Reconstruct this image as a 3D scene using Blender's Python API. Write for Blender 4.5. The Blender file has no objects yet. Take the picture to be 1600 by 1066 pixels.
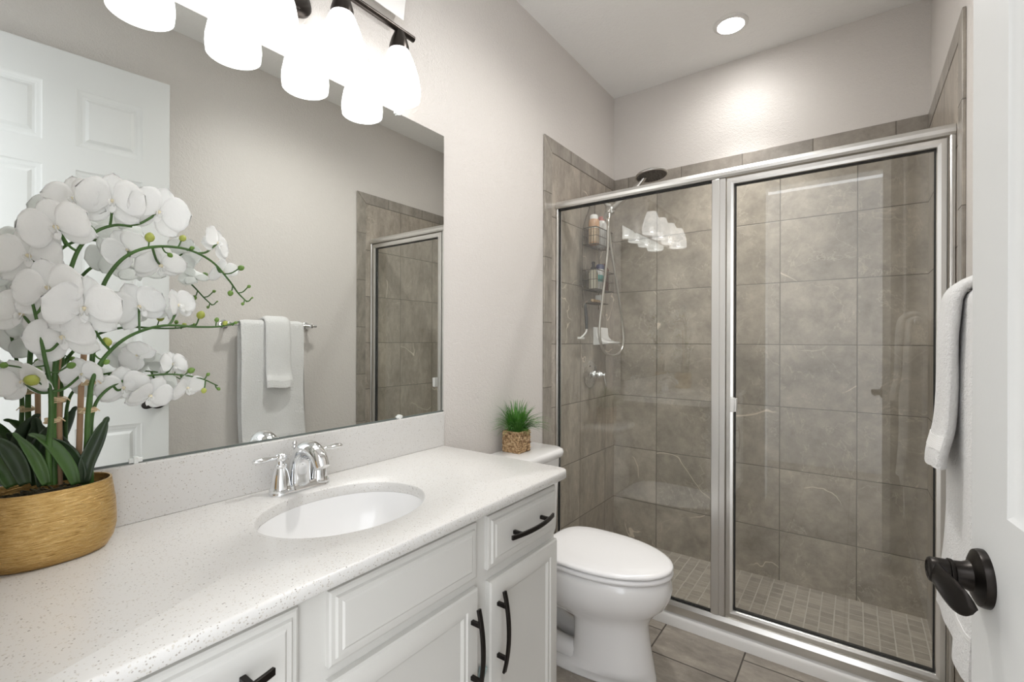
import bpy, bmesh, math, random
from mathutils import Vector, Matrix, Euler
random.seed(7)
PI = math.pi
scene = bpy.context.scene
COL = scene.collection

# ------------------------------------------------------------------ camera, world, exposure
CAM = Vector((1.24, -2.787, 1.236)); FPX = 735.0; YAW = math.radians(36.15); ROLL = math.radians(.18)
cam = bpy.data.cameras.new('camera'); cam.sensor_width = 36; cam.lens = FPX/1600*36; cam.clip_start = .01
co = bpy.data.objects.new('camera', cam); COL.objects.link(co)
M_ = Euler((PI/2, 0, YAW)).to_matrix() @ Matrix.Rotation(ROLL, 3, 'Z')
co.matrix_world = Matrix.Translation(CAM) @ M_.to_4x4()
scene.camera = co
world = bpy.data.worlds.new('world'); scene.world = world; world.use_nodes = True
world.node_tree.nodes['Background'].inputs[0].default_value = (.93, .96, 1, 1)
world.node_tree.nodes['Background'].inputs[1].default_value = 1.6
vs = scene.view_settings
vs.view_transform = 'Standard'; vs.look = 'None'; vs.gamma = 1; vs.use_curve_mapping = False
vs.exposure = 1.45
SHADE_E = 1.3; BULB_E = 2.4; CAN_E = 22.0; CAN_SPOT = 4.0; VAN_W = .26; CAN_FILL = 22.0

W = 1.508       # right wall
ZC = 2.773      # ceiling
YF = -2.76      # wall with the doorway
GY = -.705      # plane of the shower glass
TT = 2.252; TR = 2.182   # top of the tile, bottom of its trim course

# ------------------------------------------------------------------ helpers
def ray(u, v):
    x = (u-800)/FPX; y = -(v-533)/FPX
    return (M_ @ Vector((x, y, -1)))
def at(u, v, x=None, y=None, z=None):
    """photo pixel -> room point on the plane x=, y= or z="""
    d = ray(u, v)
    if x is not None: t = (x-CAM.x)/d.x
    elif y is not None: t = (y-CAM.y)/d.y
    else: t = (z-CAM.z)/d.z
    return CAM + d*t

def empty(name, loc=(0, 0, 0), rz=0):
    o = bpy.data.objects.new(name, None); COL.objects.link(o); o.location = loc; o.rotation_euler = (0, 0, rz)
    o.empty_display_size = .05
    return o
def tag(o, label=None, cat=None, group=None, kind=None):
    if label: o['label'] = label
    if cat: o['category'] = cat
    if group: o['group'] = group
    if kind: o['kind'] = kind
    return o
def obj(name, bm, mat, parent=None, smooth=True, bevel=0, seg=2, sub=0, solid=0, ang=40):
    me = bpy.data.meshes.new(name)
    bmesh.ops.recalc_face_normals(bm, faces=bm.faces)
    bm.to_mesh(me); bm.free()
    for m in (mat if isinstance(mat, (list, tuple)) else [mat]): me.materials.append(m)
    o = bpy.data.objects.new(name, me); COL.objects.link(o)
    if parent is not None:
        o.parent = parent
        root = parent
        off = Matrix.Identity(4)
        chain = []
        while root is not None: chain.append(root); root = root.parent
        for p in reversed(chain): off = off @ (Matrix.Translation(p.location) @ p.rotation_euler.to_matrix().to_4x4())
        if not LOCAL[0]: me.transform(off.inverted())      # shapes are written in room coordinates
    if solid:
        m = o.modifiers.new('solid', 'SOLIDIFY'); m.thickness = solid; m.offset = 0
    if bevel:
        m = o.modifiers.new('bevel', 'BEVEL'); m.width = bevel; m.segments = seg; m.limit_method = 'ANGLE'; m.angle_limit = math.radians(35)
    if sub:
        m = o.modifiers.new('sub', 'SUBSURF'); m.levels = sub; m.render_levels = sub
    if smooth:
        me.polygons.foreach_set('use_smooth', [True]*len(me.polygons))
        if not sub: me.set_sharp_from_angle(angle=math.radians(ang))
    me.update()
    return o
LOCAL = [False]
def B(): return bmesh.new()
def add_box(bm, lo, hi, mat=0, M=None):
    vs_ = [bm.verts.new((x, y, z)) for z in (lo[2], hi[2]) for y in (lo[1], hi[1]) for x in (lo[0], hi[0])]
    if M is not None:
        for v in vs_: v.co = M @ v.co
    for q in ((0, 2, 3, 1), (4, 5, 7, 6), (0, 1, 5, 4), (2, 6, 7, 3), (0, 4, 6, 2), (1, 3, 7, 5)):
        f = bm.faces.new([vs_[i] for i in q]); f.material_index = mat
    return bm
def box(lo, hi, M=None): return add_box(B(), lo, hi, 0, M)
def loft(bm, rings, close=True, cap0=True, cap1=True, mat=0):
    R = [[bm.verts.new(p) for p in r] for r in rings]
    n = len(R[0])
    for a, b in zip(R, R[1:]):
        for i in range(n if close else n-1):
            j = (i+1) % n
            f = bm.faces.new((a[i], a[j], b[j], b[i])); f.material_index = mat
    if cap0: bm.faces.new(R[0]).material_index = mat
    if cap1: bm.faces.new(R[-1]).material_index = mat
    return bm
def frame_at(t, prev=None):
    t = t.normalized()
    if prev is None:
        a = Vector((0, 0, 1)) if abs(t.z) < .9 else Vector((1, 0, 0))
    else: a = prev
    n = (a - t*a.dot(t))
    if n.length < 1e-6: n = t.orthogonal()
    n.normalize()
    return n, t.cross(n)
def add_tube(bm, pts, r, n=10, sx=1, sy=1, caps=True, mat=0, up=None):
    pts = [Vector(p) for p in pts]
    rings = []; prev = Vector(up) if up else None
    for i, p in enumerate(pts):
        t = (pts[min(i+1, len(pts)-1)] - pts[max(i-1, 0)])
        nn, b = frame_at(t, prev); prev = nn
        rr = r[i] if isinstance(r, (list, tuple)) else r
        rings.append([p + nn*math.cos(2*PI*k/n)*rr*sx + b*math.sin(2*PI*k/n)*rr*sy for k in range(n)])
    return loft(bm, rings, True, caps, caps, mat)
def add_bar(bm, pts, a, b, up=(0, 0, 1), mat=0):
    """rectangular section swept along pts, a across 'up', b along it"""
    pts = [Vector(p) for p in pts]; rings = []; prev = Vector(up)
    for i, p in enumerate(pts):
        t = (pts[min(i+1, len(pts)-1)] - pts[max(i-1, 0)])
        nn, c = frame_at(t, prev); prev = nn
        rings.append([p + nn*sy*b/2 + c*sx*a/2 for sx, sy in ((1, 1), (-1, 1), (-1, -1), (1, -1))])
    return loft(bm, rings, mat=mat)
def add_lathe(bm, prof, c=(0, 0, 0), axis=(0, 0, 1), n=32, mat=0, caps=True):
    """prof = [(radius, distance along axis)]"""
    ax = Vector(axis).normalized(); u = ax.orthogonal().normalized(); w = ax.cross(u); c = Vector(c)
    rings = [[c + ax*h + (u*math.cos(2*PI*k/n) + w*math.sin(2*PI*k/n))*max(r, 1e-5) for k in range(n)] for r, h in prof]
    return loft(bm, rings, True, caps, caps, mat)
def spline(pts, k=8):
    P = [Vector(p) for p in pts]; out = []
    P = [P[0]*2-P[1]] + P + [P[-1]*2-P[-2]]
    for i in range(1, len(P)-2):
        a, b, c, d = P[i-1:i+3]
        for s in range(k):
            t = s/k
            out.append(.5*((2*b) + (c-a)*t + (2*a-5*b+4*c-d)*t*t + (3*b-a-3*c+d)*t**3))
    out.append(P[-2]); return out
def lerp(a, b, t): return a + (b-a)*t

# ------------------------------------------------------------------ materials
class NT:
    def __init__(s, name):
        s.m = bpy.data.materials.new(name); s.m.use_nodes = True; s.t = s.m.node_tree; s.t.nodes.clear()
        s.out = s.t.nodes.new('ShaderNodeOutputMaterial')
    def n(s, typ, **kw):
        nd = s.t.nodes.new(typ)
        for k, v in kw.items():
            if k.startswith('i_'):
                nd.inputs[k[2:].replace('_', ' ')].default_value = v
            elif k.startswith('x'): nd.inputs[int(k[1:])].default_value = v
            else: setattr(nd, k, v)
        return nd
    def l(s, a, b): s.t.links.new(a, b)
    def math(s, op, a, b=None, c=None):
        nd = s.t.nodes.new('ShaderNodeMath'); nd.operation = op
        for i, v in enumerate((a, b, c)):
            if v is None: continue
            if hasattr(v, 'is_linked'): s.l(v, nd.inputs[i])
            else: nd.inputs[i].default_value = v
        return nd.outputs[0]
    def ramp(s, fac, stops):
        nd = s.t.nodes.new('ShaderNodeValToRGB'); e = nd.color_ramp.elements
        while len(e) < len(stops): e.new(.5)
        for el, (p, c) in zip(e, stops): el.position = p; el.color = (*c, 1) if len(c) == 3 else c
        s.l(fac, nd.inputs[0]); return nd.outputs[0]
    def mix(s, fac, a, b, mode='MIX'):
        nd = s.t.nodes.new('ShaderNodeMix'); nd.data_type = 'RGBA'; nd.blend_type = mode
        for i, v in ((0, fac), (6, a), (7, b)):
            if hasattr(v, 'is_linked'): s.l(v, nd.inputs[i])
            else: nd.inputs[i].default_value = v if i == 0 else ((*v, 1) if len(v) == 3 else v)
        return nd.outputs[2]
    def pos(s):
        return s.t.nodes.new('ShaderNodeNewGeometry').outputs['Position']
    def objco(s): return s.t.nodes.new('ShaderNodeTexCoord').outputs['Object']
    def noise(s, vec, scale, detail=3, rough=.5, dist=0):
        nd = s.t.nodes.new('ShaderNodeTexNoise'); nd.inputs['Scale'].default_value = scale
        nd.inputs['Detail'].default_value = detail; nd.inputs['Roughness'].default_value = rough; nd.inputs['Distortion'].default_value = dist
        s.l(vec, nd.inputs['Vector']); return nd.outputs['Fac']
    def bump(s, h, strength, dist=.01):
        nd = s.t.nodes.new('ShaderNodeBump'); nd.inputs['Strength'].default_value = strength; nd.inputs['Distance'].default_value = dist
        s.l(h, nd.inputs['Height']); return nd.outputs[0]
    def pbr(s, color, rough=.5, metal=0, normal=None, **kw):
        p = s.t.nodes.new('ShaderNodeBsdfPrincipled')
        for k, v in (('Base Color', color), ('Roughness', rough), ('Metallic', metal), *[(a.replace('_', ' '), b) for a, b in kw.items()]):
            if hasattr(v, 'is_linked'): s.l(v, p.inputs[k])
            elif k in ('Base Color', 'Emission Color'): p.inputs[k].default_value = (*v, 1)
            else: p.inputs[k].default_value = v
        if normal is not None: s.l(normal, p.inputs['Normal'])
        s.l(p.outputs[0], s.out.inputs[0]); return s.m
def simple(name, c, r=.5, m=0, bump=None, var=0, **kw):
    t = NT(name); nrm = None; col = c; rr = r
    P = t.objco()
    if bump: nrm = t.bump(t.noise(P, bump[0], 4), bump[1], bump[2] if len(bump) > 2 else .005)
    if var:
        col = t.mix(t.noise(P, 9, 4), tuple(x*(1-var) for x in c), tuple(min(1, x*(1+var)) for x in c))
    return t.pbr(col, rr, m, nrm, **kw)

def wall_mat(name, c, scale, strength, rough=.55):
    t = NT(name); P = t.pos()
    n1 = t.noise(P, scale, 2, .5); n2 = t.noise(P, scale*.35, 2, .5)
    h = t.math('ADD', t.math('MULTIPLY', n1, .7), t.math('MULTIPLY', n2, .6))
    return t.pbr(c, rough, 0, t.bump(h, strength, .004))
M_wall = wall_mat('greige_wall_paint', (.70, .665, .632), 190, .7, .40)
M_ceil = wall_mat('textured_ceiling_paint', (.92, .915, .90), 75, .8, .75)
M_hall = simple('hall_paint', (.5, .48, .46), .7)

def tile_mat(name, ax_u, ax_v, off, size, mortar, base, grout, stagger=0, vein=True, rough=.32, var=.16, depth=.6, streak=False):
    """square stone-look porcelain tile laid in room coordinates"""
    t = NT(name); P = t.pos()
    sp = t.n('ShaderNodeSeparateXYZ'); t.l(P, sp.inputs[0])
    u = t.math('DIVIDE', t.math('SUBTRACT', sp.outputs[ax_u], off[0]), size[0])
    v = t.math('DIVIDE', t.math('SUBTRACT', sp.outputs[ax_v], off[1]), size[1])
    cu = t.math('FLOOR', u)
    if stagger:
        v = t.math('ADD', v, t.math('MULTIPLY', t.math('MODULO', t.math('ADD', cu, 100.0), 2.0), stagger))
    cv = t.math('FLOOR', v)
    fu = t.math('SUBTRACT', u, cu); fv = t.math('SUBTRACT', v, cv)
    du = t.math('MULTIPLY', t.math('MINIMUM', fu, t.math('SUBTRACT', 1.0, fu)), size[0])
    dv = t.math('MULTIPLY', t.math('MINIMUM', fv, t.math('SUBTRACT', 1.0, fv)), size[1])
    d = t.math('MINIMUM', du, dv)
    mask = t.n('ShaderNodeMapRange', i_From_Min=mortar*.5, i_From_Max=mortar*.5+.0012); t.l(d, mask.inputs[0])
    mask = mask.outputs[0]
    cell = t.n('ShaderNodeCombineXYZ'); t.l(cu, cell.inputs[0]); t.l(cv, cell.inputs[1]); cell.inputs[2].default_value = ax_u+ax_v*3
    wn = t.n('ShaderNodeTexWhiteNoise', noise_dimensions='3D'); t.l(cell.outputs[0], wn.inputs['Vector'])
    # each tile shows its own cut of the stone pattern
    sc = t.n('ShaderNodeVectorMath', operation='SCALE'); t.l(wn.outputs['Color'], sc.inputs[0]); sc.inputs['Scale'].default_value = 9
    ad = t.n('ShaderNodeVectorMath', operation='ADD'); t.l(P, ad.inputs[0]); t.l(sc.outputs[0], ad.inputs[1]); Q = ad.outputs[0]
    mp0 = t.n('ShaderNodeMapping'); mp0.inputs['Rotation'].default_value = (.5, .6, .7); mp0.inputs['Scale'].default_value = (1, 2.3, 1); t.l(Q, mp0.inputs[0])
    cloud = t.math('ADD', t.math('MULTIPLY', t.noise(mp0.outputs[0], 4.5, 9, .68, .35), .62), t.math('MULTIPLY', t.noise(mp0.outputs[0], 17, 6, .7, .2), .38))
    fine = t.noise(Q, 60, 4, .6)
    c1 = tuple(x*(1-var*2.2) for x in base); c2 = tuple(min(1, x*(1+var*2.6)) for x in base)
    col = t.ramp(cloud, [(.36, c1), (.5, base), (.66, c2)])
    col = t.mix(t.math('MULTIPLY', fine, .25), col, tuple(x*.7 for x in base))
    tone = t.n('ShaderNodeMapRange', i_To_Min=.94, i_To_Max=1.07); t.l(wn.outputs['Value'], tone.inputs[0])
    if streak:
        mp = t.n('ShaderNodeMapping'); mp.inputs['Scale'].default_value = (18, 150, 1) if streak == 1 else (150, 18, 1); t.l(Q, mp.inputs[0])
        st = t.noise(mp.outputs[0], 1, 3, .6)
        col = t.mix(.45, col, t.ramp(st, [(.3, tuple(x*.72 for x in base)), (.7, tuple(x*1.35 for x in base))]))
        tone.inputs['To Min'].default_value = .86; tone.inputs['To Max'].default_value = 1.15
    col = t.mix(1.0, col, (0, 0, 0), 'MIX') if False else col
    mul = t.n('ShaderNodeVectorMath', operation='SCALE'); t.l(col, mul.inputs[0]); t.l(tone.outputs[0], mul.inputs['Scale']); col = mul.outputs[0]
    if vein:
        hv = t.math('ABSOLUTE', t.math('SUBTRACT', t.noise(mp0.outputs[0], 3.2, 5, .6, .4), .5))
        hm = t.n('ShaderNodeMapRange', i_From_Min=.0, i_From_Max=.006, i_To_Min=1.0, i_To_Max=0.0); t.l(hv, hm.inputs[0])
        col = t.mix(t.math('MULTIPLY', hm.outputs[0], .30), col, tuple(min(1, x*2.0) for x in base))
        vn = t.noise(Q, 1.5, 4, .45, .5)
        a = t.math('ABSOLUTE', t.math('SUBTRACT', vn, .5))
        vm = t.n('ShaderNodeMapRange', i_From_Min=.0, i_From_Max=.0036, i_To_Min=1.0, i_To_Max=0.0); t.l(a, vm.inputs[0])
        gate = t.n('ShaderNodeMapRange', i_From_Min=.52, i_From_Max=.58); t.l(t.noise(Q, 3.1, 2), gate.inputs[0])
        vf = t.math('MULTIPLY', t.math('MULTIPLY', vm.outputs[0], gate.outputs[0]), .7)
        col = t.mix(vf, col, tuple(min(1, x*2.6) for x in base))
    col = t.mix(mask, grout, col)
    r = t.n('ShaderNodeMapRange', i_To_Min=.85, i_To_Max=rough); t.l(mask, r.inputs[0])
    h = t.math('ADD', t.math('MULTIPLY', mask, 1.0), t.math('MULTIPLY', fine, .012))
    return t.pbr(col, r.outputs[0], 0, t.bump(h, depth, .0015))
TB = (.365, .322, .272); GR = (.17, .152, .13)
T = .322
M_tb = tile_mat('stone_tile_back', 0, 2, (.28-T, .263-T), (T, .320), .003, TB, GR)
M_tl = tile_mat('stone_tile_side', 1, 2, (-.459, .263-T), (T, .320), .003, TB, GR)
M_tr = tile_mat('stone_tile_right', 1, 2, (-.459, .263-T), (T, .320), .003, TB, GR)
M_trim_h_b = tile_mat('tile_trim_back', 0, 2, (.10, 2.0), (T, .6), .003, (.30, .27, .235), GR, vein=False)
M_trim_h_s = tile_mat('tile_trim_side', 1, 2, (-.25, 2.0), (T, .6), .003, (.30, .27, .235), GR, vein=False)
M_trim_v = tile_mat('tile_trim_upright', 1, 2, (-2.0, .363-T), (3, T), .003, (.31, .28, .24), GR, vein=False)
M_floor = tile_mat('stone_tile_floor', 0, 1, (.575-.314*4, -.94), (.314, .626), .0045, (.31, .275, .235), (.075, .065, .055), stagger=.745, rough=.38)
M_mos = tile_mat('mosaic_shower_floor', 0, 1, (.01, .0), (.0525, .0525), .0036, (.31, .275, .235), (.42, .385, .34), vein=False, rough=.4, streak=1, depth=.4)

def quartz(name, base):
    t = NT(name); P = t.pos()
    col = base
    for sc, thr, c, sd in ((290, .16, (.36, .33, .29), 0), (155, .09, (.17, .155, .14), 3), (340, .22, (.55, .52, .47), 7)):
        mp = t.n('ShaderNodeMapping'); mp.inputs['Location'].default_value = (sd, sd*.7, sd*1.3); t.l(P, mp.inputs[0])
        v = t.n('ShaderNodeTexVoronoi', feature='F1'); v.inputs['Scale'].default_value = sc; t.l(mp.outputs[0], v.inputs['Vector'])
        sep = t.n('ShaderNodeSeparateColor'); t.l(v.outputs['Color'], sep.inputs[0])
        pick = t.math('LESS_THAN', sep.outputs[0], .27)
        near = t.math('LESS_THAN', v.outputs['Distance'], t.math('MULTIPLY', sep.outputs[1], thr*2.6))
        f = t.math('MULTIPLY', pick, near)
        col = t.mix(t.math('MULTIPLY', f, .95), col, c)
    cl = t.noise(P, 22, 3)
    col = t.mix(t.math('MULTIPLY', cl, .22), col, (.62, .58, .53))
    return t.pbr(col, .28, 0, None)
M_quartz = quartz('speckled_white_quartz', (.66, .65, .632))
M_cab = simple('white_cabinet_paint', (.60, .59, .56), .42, bump=(60, .04))
M_bronze = simple('dark_bronze', (.018, .015, .013), .32, .75)
M_fixbronze = simple('brushed_bronze', (.055, .047, .042), .3, .9)
M_chrome = simple('chrome', (.82, .83, .84), .06, 1)
M_nickel = simple('brushed_nickel', (.56, .545, .52), .28, 1)
M_alu = simple('satin_aluminium', (.76, .755, .735), .3, 1)
M_rubber = simple('black_gasket', (.015, .015, .014), .6)
M_porc = simple('white_porcelain', (.82, .81, .80), .09, 0, Coat_Weight=.4)
M_seat = simple('white_plastic_seat', (.84, .83, .83), .2)
M_sinkp = simple('white_sink_glaze', (.84, .835, .83), .12)
M_white = simple('white_gloss_paint', (.70, .705, .695), .38, bump=(220, .06, .002))
M_plast = simple('white_plastic', (.82, .81, .79), .35)
M_curb = simple('white_cultured_marble', (.84, .83, .81), .25)
M_dkmir = simple('mirror_edge', (.12, .14, .13), .3)
t = NT('mirror_silver'); M_mirror = t.pbr((.86, .885, .87), .0, 1)
def emis(name, c, e, base=(.9, .9, .9)):
    t = NT(name); return t.pbr(base, .4, 0, None, Emission_Color=c, Emission_Strength=e)
t = NT('lit_frosted_glass')
pb = t.n('ShaderNodeBsdfPrincipled', i_Roughness=.25); pb.inputs['Base Color'].default_value = (.22, .22, .215, 1)
pb.inputs['Emission Color'].default_value = (1, .985, .96, 1); pb.inputs['Emission Strength'].default_value = SHADE_E
tr = t.n('ShaderNodeBsdfTransparent'); tr.inputs[0].default_value = (1, 1, 1, 1)
mx = t.n('ShaderNodeMixShader', i_Fac=.22); t.l(pb.outputs[0], mx.inputs[1]); t.l(tr.outputs[0], mx.inputs[2]); t.l(mx.outputs[0], t.out.inputs[0])
M_shade = t.m
M_bulb = emis('lit_bulb', (1, .97, .93), BULB_E)
M_lens = emis('lit_downlight_lens', (1, .985, .96), CAN_E)
# clear glass: see-through plus a Fresnel mirror
t = NT('clear_shower_glass')
lw = t.n('ShaderNodeLayerWeight', i_Blend=.5)
f = t.math('ADD', .05, t.math('MULTIPLY', .95, t.math('POWER', lw.outputs['Facing'], 5.0)))
tr = t.n('ShaderNodeBsdfTransparent'); tr.inputs[0].default_value = (.975, .985, .975, 1)
gl = t.n('ShaderNodeBsdfGlossy', i_Roughness=0.0); gl.inputs[0].default_value = (1, 1, 1, 1)
mx = t.n('ShaderNodeMixShader'); t.l(f, mx.inputs[0]); t.l(tr.outputs[0], mx.inputs[1]); t.l(gl.outputs[0], mx.inputs[2]); t.l(mx.outputs[0], t.out.inputs[0])
M_glass = t.m
# terry towel
t = NT('white_terry'); P = t.objco()
h = t.math('ADD', t.noise(P, 330, 3, .7), t.math('MULTIPLY', t.noise(P, 130, 3), 1.2))
M_towel = t.pbr((.86, .855, .845), .95, 0, t.bump(h, .9, .004), Sheen_Weight=.3)
t = NT('towel_band'); P = t.objco(); sp = t.n('ShaderNodeSeparateXYZ'); t.l(P, sp.inputs[0])
h = t.math('SINE', t.math('MULTIPLY', sp.outputs[2], 1500.0)); M_band = t.pbr((.82, .815, .805), .85, 0, t.bump(h, .2, .001))
# gold pot
t = NT('brushed_gold'); P = t.objco()
mp = t.n('ShaderNodeMapping'); mp.inputs['Scale'].default_value = (55, 55, 520); t.l(P, mp.inputs[0])
g1 = t.noise(mp.outputs[0], 1.0, 4, .65, .3)
M_gold = t.pbr(t.ramp(g1, [(.27, (.22, .125, .04)), (.42, (.55, .35, .125)), (.7, (.74, .52, .235))]), t.ramp(g1, [(.3, (.38,)*3), (.7, (.22,)*3)]), 1, t.bump(g1, .8, .002))
M_soil = simple('moss', (.05, .042, .02), .95, bump=(60, 1, .01), var=.5)
def leafmat(name, a, b, r=.35):
    t = NT(name); P = t.objco(); n1 = t.noise(P, 14, 3)
    return t.pbr(t.ramp(n1, [(.35, a), (.7, b)]), r, 0, None)
M_leaf = leafmat('dark_orchid_leaf', (.008, .020, .007), (.028, .06, .018))
M_leaf2 = leafmat('mid_orchid_leaf', (.03, .075, .015), (.06, .13, .03))
M_stem = leafmat('green_stem', (.03, .085, .012), (.065, .15, .028), .45)
M_bud = leafmat('yellow_green_bud', (.30, .33, .05), (.42, .46, .10), .4)
M_budd = leafmat('green_bud', (.10, .20, .03), (.18, .3, .05), .4)
M_stake = simple('bamboo_stake', (.42, .26, .15), .6, var=.2)
M_twine = simple('raffia', (.62, .48, .30), .8)
t = NT('white_petal'); P = t.objco()
pb = t.n('ShaderNodeBsdfPrincipled', i_Roughness=.55); pb.inputs['Base Color'].default_value = (.97, .97, .965, 1)
t.l(t.bump(t.noise(P, 90, 3, .6, 1.5), .35, .003), pb.inputs['Normal'])
tl = t.n('ShaderNodeBsdfTranslucent'); tl.inputs[0].default_value = (.97, .97, .95, 1)
mx = t.n('ShaderNodeMixShader', i_Fac=.45); t.l(pb.outputs[0], mx.inputs[1]); t.l(tl.outputs[0], mx.inputs[2]); t.l(mx.outputs[0], t.out.inputs[0])
M_petal = t.m
M_lip = simple('cream_lip', (.78, .70, .50), .5, var=.15)
# wicker
t = NT('woven_basket'); P = t.objco()
n1 = t.noise(P, 95, 2, .5, .5)
M_wick = t.pbr(t.ramp(n1, [(.33, (.16, .085, .035)), (.5, (.52, .34, .18)), (.7, (.78, .60, .38))]), .7, 0, t.bump(t.noise(P, 300, 2), .4, .002))
M_grass = leafmat('bright_grass', (.03, .12, .02), (.14, .38, .05), .45)
M_hose = simple('steel_hose', (.62, .60, .56), .3, 1)
M_wire = simple('bronze_wire', (.16, .14, .12), .4, .8)

# ------------------------------------------------------------------ the room
def struct(name, bm, m, **kw):
    o = obj(name, bm, m, **kw); o['kind'] = 'structure'; return o
struct('floor', box((0, -4.2, -.05), (W, 0, 0)), M_floor, smooth=False)
struct('wall_left', box((-.1, -2.9, 0), (0, .1, ZC)), M_wall, smooth=False)
struct('wall_back', box((0, 0, -.05), (W, .1, ZC)), M_wall, smooth=False)
struct('wall_right', box((W, -2.9, 0), (W+.1, .1, ZC)), M_wall, smooth=False)
struct('ceiling', box((-.1, -2.9, ZC), (W+.1, .1, ZC+.08)), M_ceil, smooth=False)
OX0, OX1 = .66, 1.478
bm = box((0, YF-.12, 0), (OX0, YF, ZC)); add_box(bm, (OX1, YF-.12, 0), (W, YF, ZC)); add_box(bm, (OX0, YF-.12, 2.44), (OX1, YF, ZC))
struct('wall_front', bm, M_wall, smooth=False)
struct('wall_hall', box((-.1, -4.3, 0), (W+.1, -4.2, ZC)), M_hall, smooth=False)
# door lining and stop
bm = box((OX0, YF-.12, 0), (OX0+.012, YF, 2.44)); add_box(bm, (OX1-.008, YF-.12, 0), (OX1, YF, 2.44)); add_box(bm, (OX0, YF-.12, 2.43), (OX1, YF, 2.44))
struct('trim_1', bm, M_white, smooth=False)
# tiled surround of the shower (thin tiles standing proud of the wall)
TK = .008
struct('wall_tile_back', box((TK, -TK, -.02), (W-TK, 0, TR)), M_tb, smooth=False)
struct('wall_tile_left', box((0, -.765, -.02), (TK, 0, TR)), M_tl, smooth=False)
struct('wall_tile_right', box((W-TK, -.765, -.02), (W, 0, TR)), M_tr, smooth=False)
struct('trim_2', box((TK, -TK-.001, TR), (W-TK, 0, TT)), M_trim_h_b, bevel=.003)
def mitre(x0, x1):
    # top course and upright border of one side, joined on a mitre
    b1 = B(); b2 = B()
    for bb, quad in ((b1, [(-.835, TT), (-.001, TT), (-.001, TR), (-.765, TR)]), (b2, [(-.835, 0), (-.835, TT-.002), (-.7655, TR-.002), (-.7655, 0)])):
        loft(bb, [[(x0, y, z) for y, z in quad], [(x1, y, z) for y, z in quad]])
    return b1, b2
a, b = mitre(0, TK+.002)
struct('trim_3', a, M_trim_h_s, bevel=.002); struct('trim_4', b, M_trim_v, bevel=.002)
a, b = mitre(W-TK-.002, W)
struct('trim_5', a, M_trim_h_s, bevel=.002); struct('trim_6', b, M_trim_v, bevel=.002)
struct('floor_shower', box((TK, -.66, -.02), (W-TK, -TK, .004)), M_mos, smooth=False)
# low white threshold
bm = B()
prof = [(-.725, 0), (-.725, .034), (-.722, .045), (-.712, .052), (-.665, .056), (-.650, .05), (-.648, 0)]
loft(bm, [[(TK, y, z) for y, z in prof], [(W-TK, y, z) for y, z in prof]])
struct('trim_7', bm, M_curb)
# baseboard pieces at the left wall between vanity and shower
bm = B(); prof = [(0, 0), (.013, 0), (.013, .075), (.009, .09), (0, .093)]
loft(bm, [[(x, -1.52, z) for x, z in prof], [(x, -.84, z) for x, z in prof]])
struct('baseboard_left', bm, M_white)
bm = B(); loft(bm, [[(W-x, YF, z) for x, z in prof], [(W-x, -.84, z) for x, z in prof]])
struct('baseboard_right', bm, M_white)

# six-panel door, swung into the room
HX, HY = 1.462, -2.724
ang = math.atan2(.764, -.102)
DL = .772
dm = Matrix.Translation((HX, HY, 0)) @ Matrix.Rotation(ang, 4, 'Z')
# local: x along the door from the hinge, y = towards the room (+y is the face seen), z up
bm = B()
us = [0, .118, .335, .435, .672, DL]; us = [0, .118, .352, .45, .655+.017, DL]
vsd = [.012, .24, .861, 1.044, 1.945, 2.043, 2.283, 2.425]
TH = .035
def door_face(y, s):
    for i in range(5):
        for j in range(7):
            q = [(us[i], vsd[j]), (us[i+1], vsd[j]), (us[i+1], vsd[j+1]), (us[i], vsd[j+1])]
            if i in (1, 3) and j in (1, 3, 5):
                rings = []
                for ins, dep in ((0, 0), (.006, -.004), (.014, -.006), (.022, -.010), (.030, -.010), (.042, -.003), (.048, -.002)):
                    a0, b0 = q[0][0]+ins, q[0][1]+ins; a1, b1 = q[2][0]-ins, q[2][1]-ins
                    rings.append([(a0, y+s*dep, b0), (a1, y+s*dep, b0), (a1, y+s*dep, b1), (a0, y+s*dep, b1)])
                loft(bm, rings, cap0=False)
            else:
                bm.faces.new([bm.verts.new((a, y, b)) for a, b in q])
door_face(0, 1); door_face(-TH, -1)
for q in (((0, 0), (0, -TH)), ((DL, 0), (DL, -TH))):
    bm.faces.new([bm.verts.new((q[0][0], q[0][1], vsd[0])), bm.verts.new((q[1][0], q[1][1], vsd[0])), bm.verts.new((q[1][0], q[1][1], vsd[-1])), bm.verts.new((q[0][0], q[0][1], vsd[-1]))])
for z in (vsd[0], vsd[-1]):
    bm.faces.new([bm.verts.new(p) for p in ((0, 0, z), (DL, 0, z), (DL, -TH, z), (0, -TH, z))])
bmesh.ops.remove_doubles(bm, verts=bm.verts, dist=1e-5)
bm.transform(dm)
door = struct('door_1', bm, M_white, ang=20)
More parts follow.
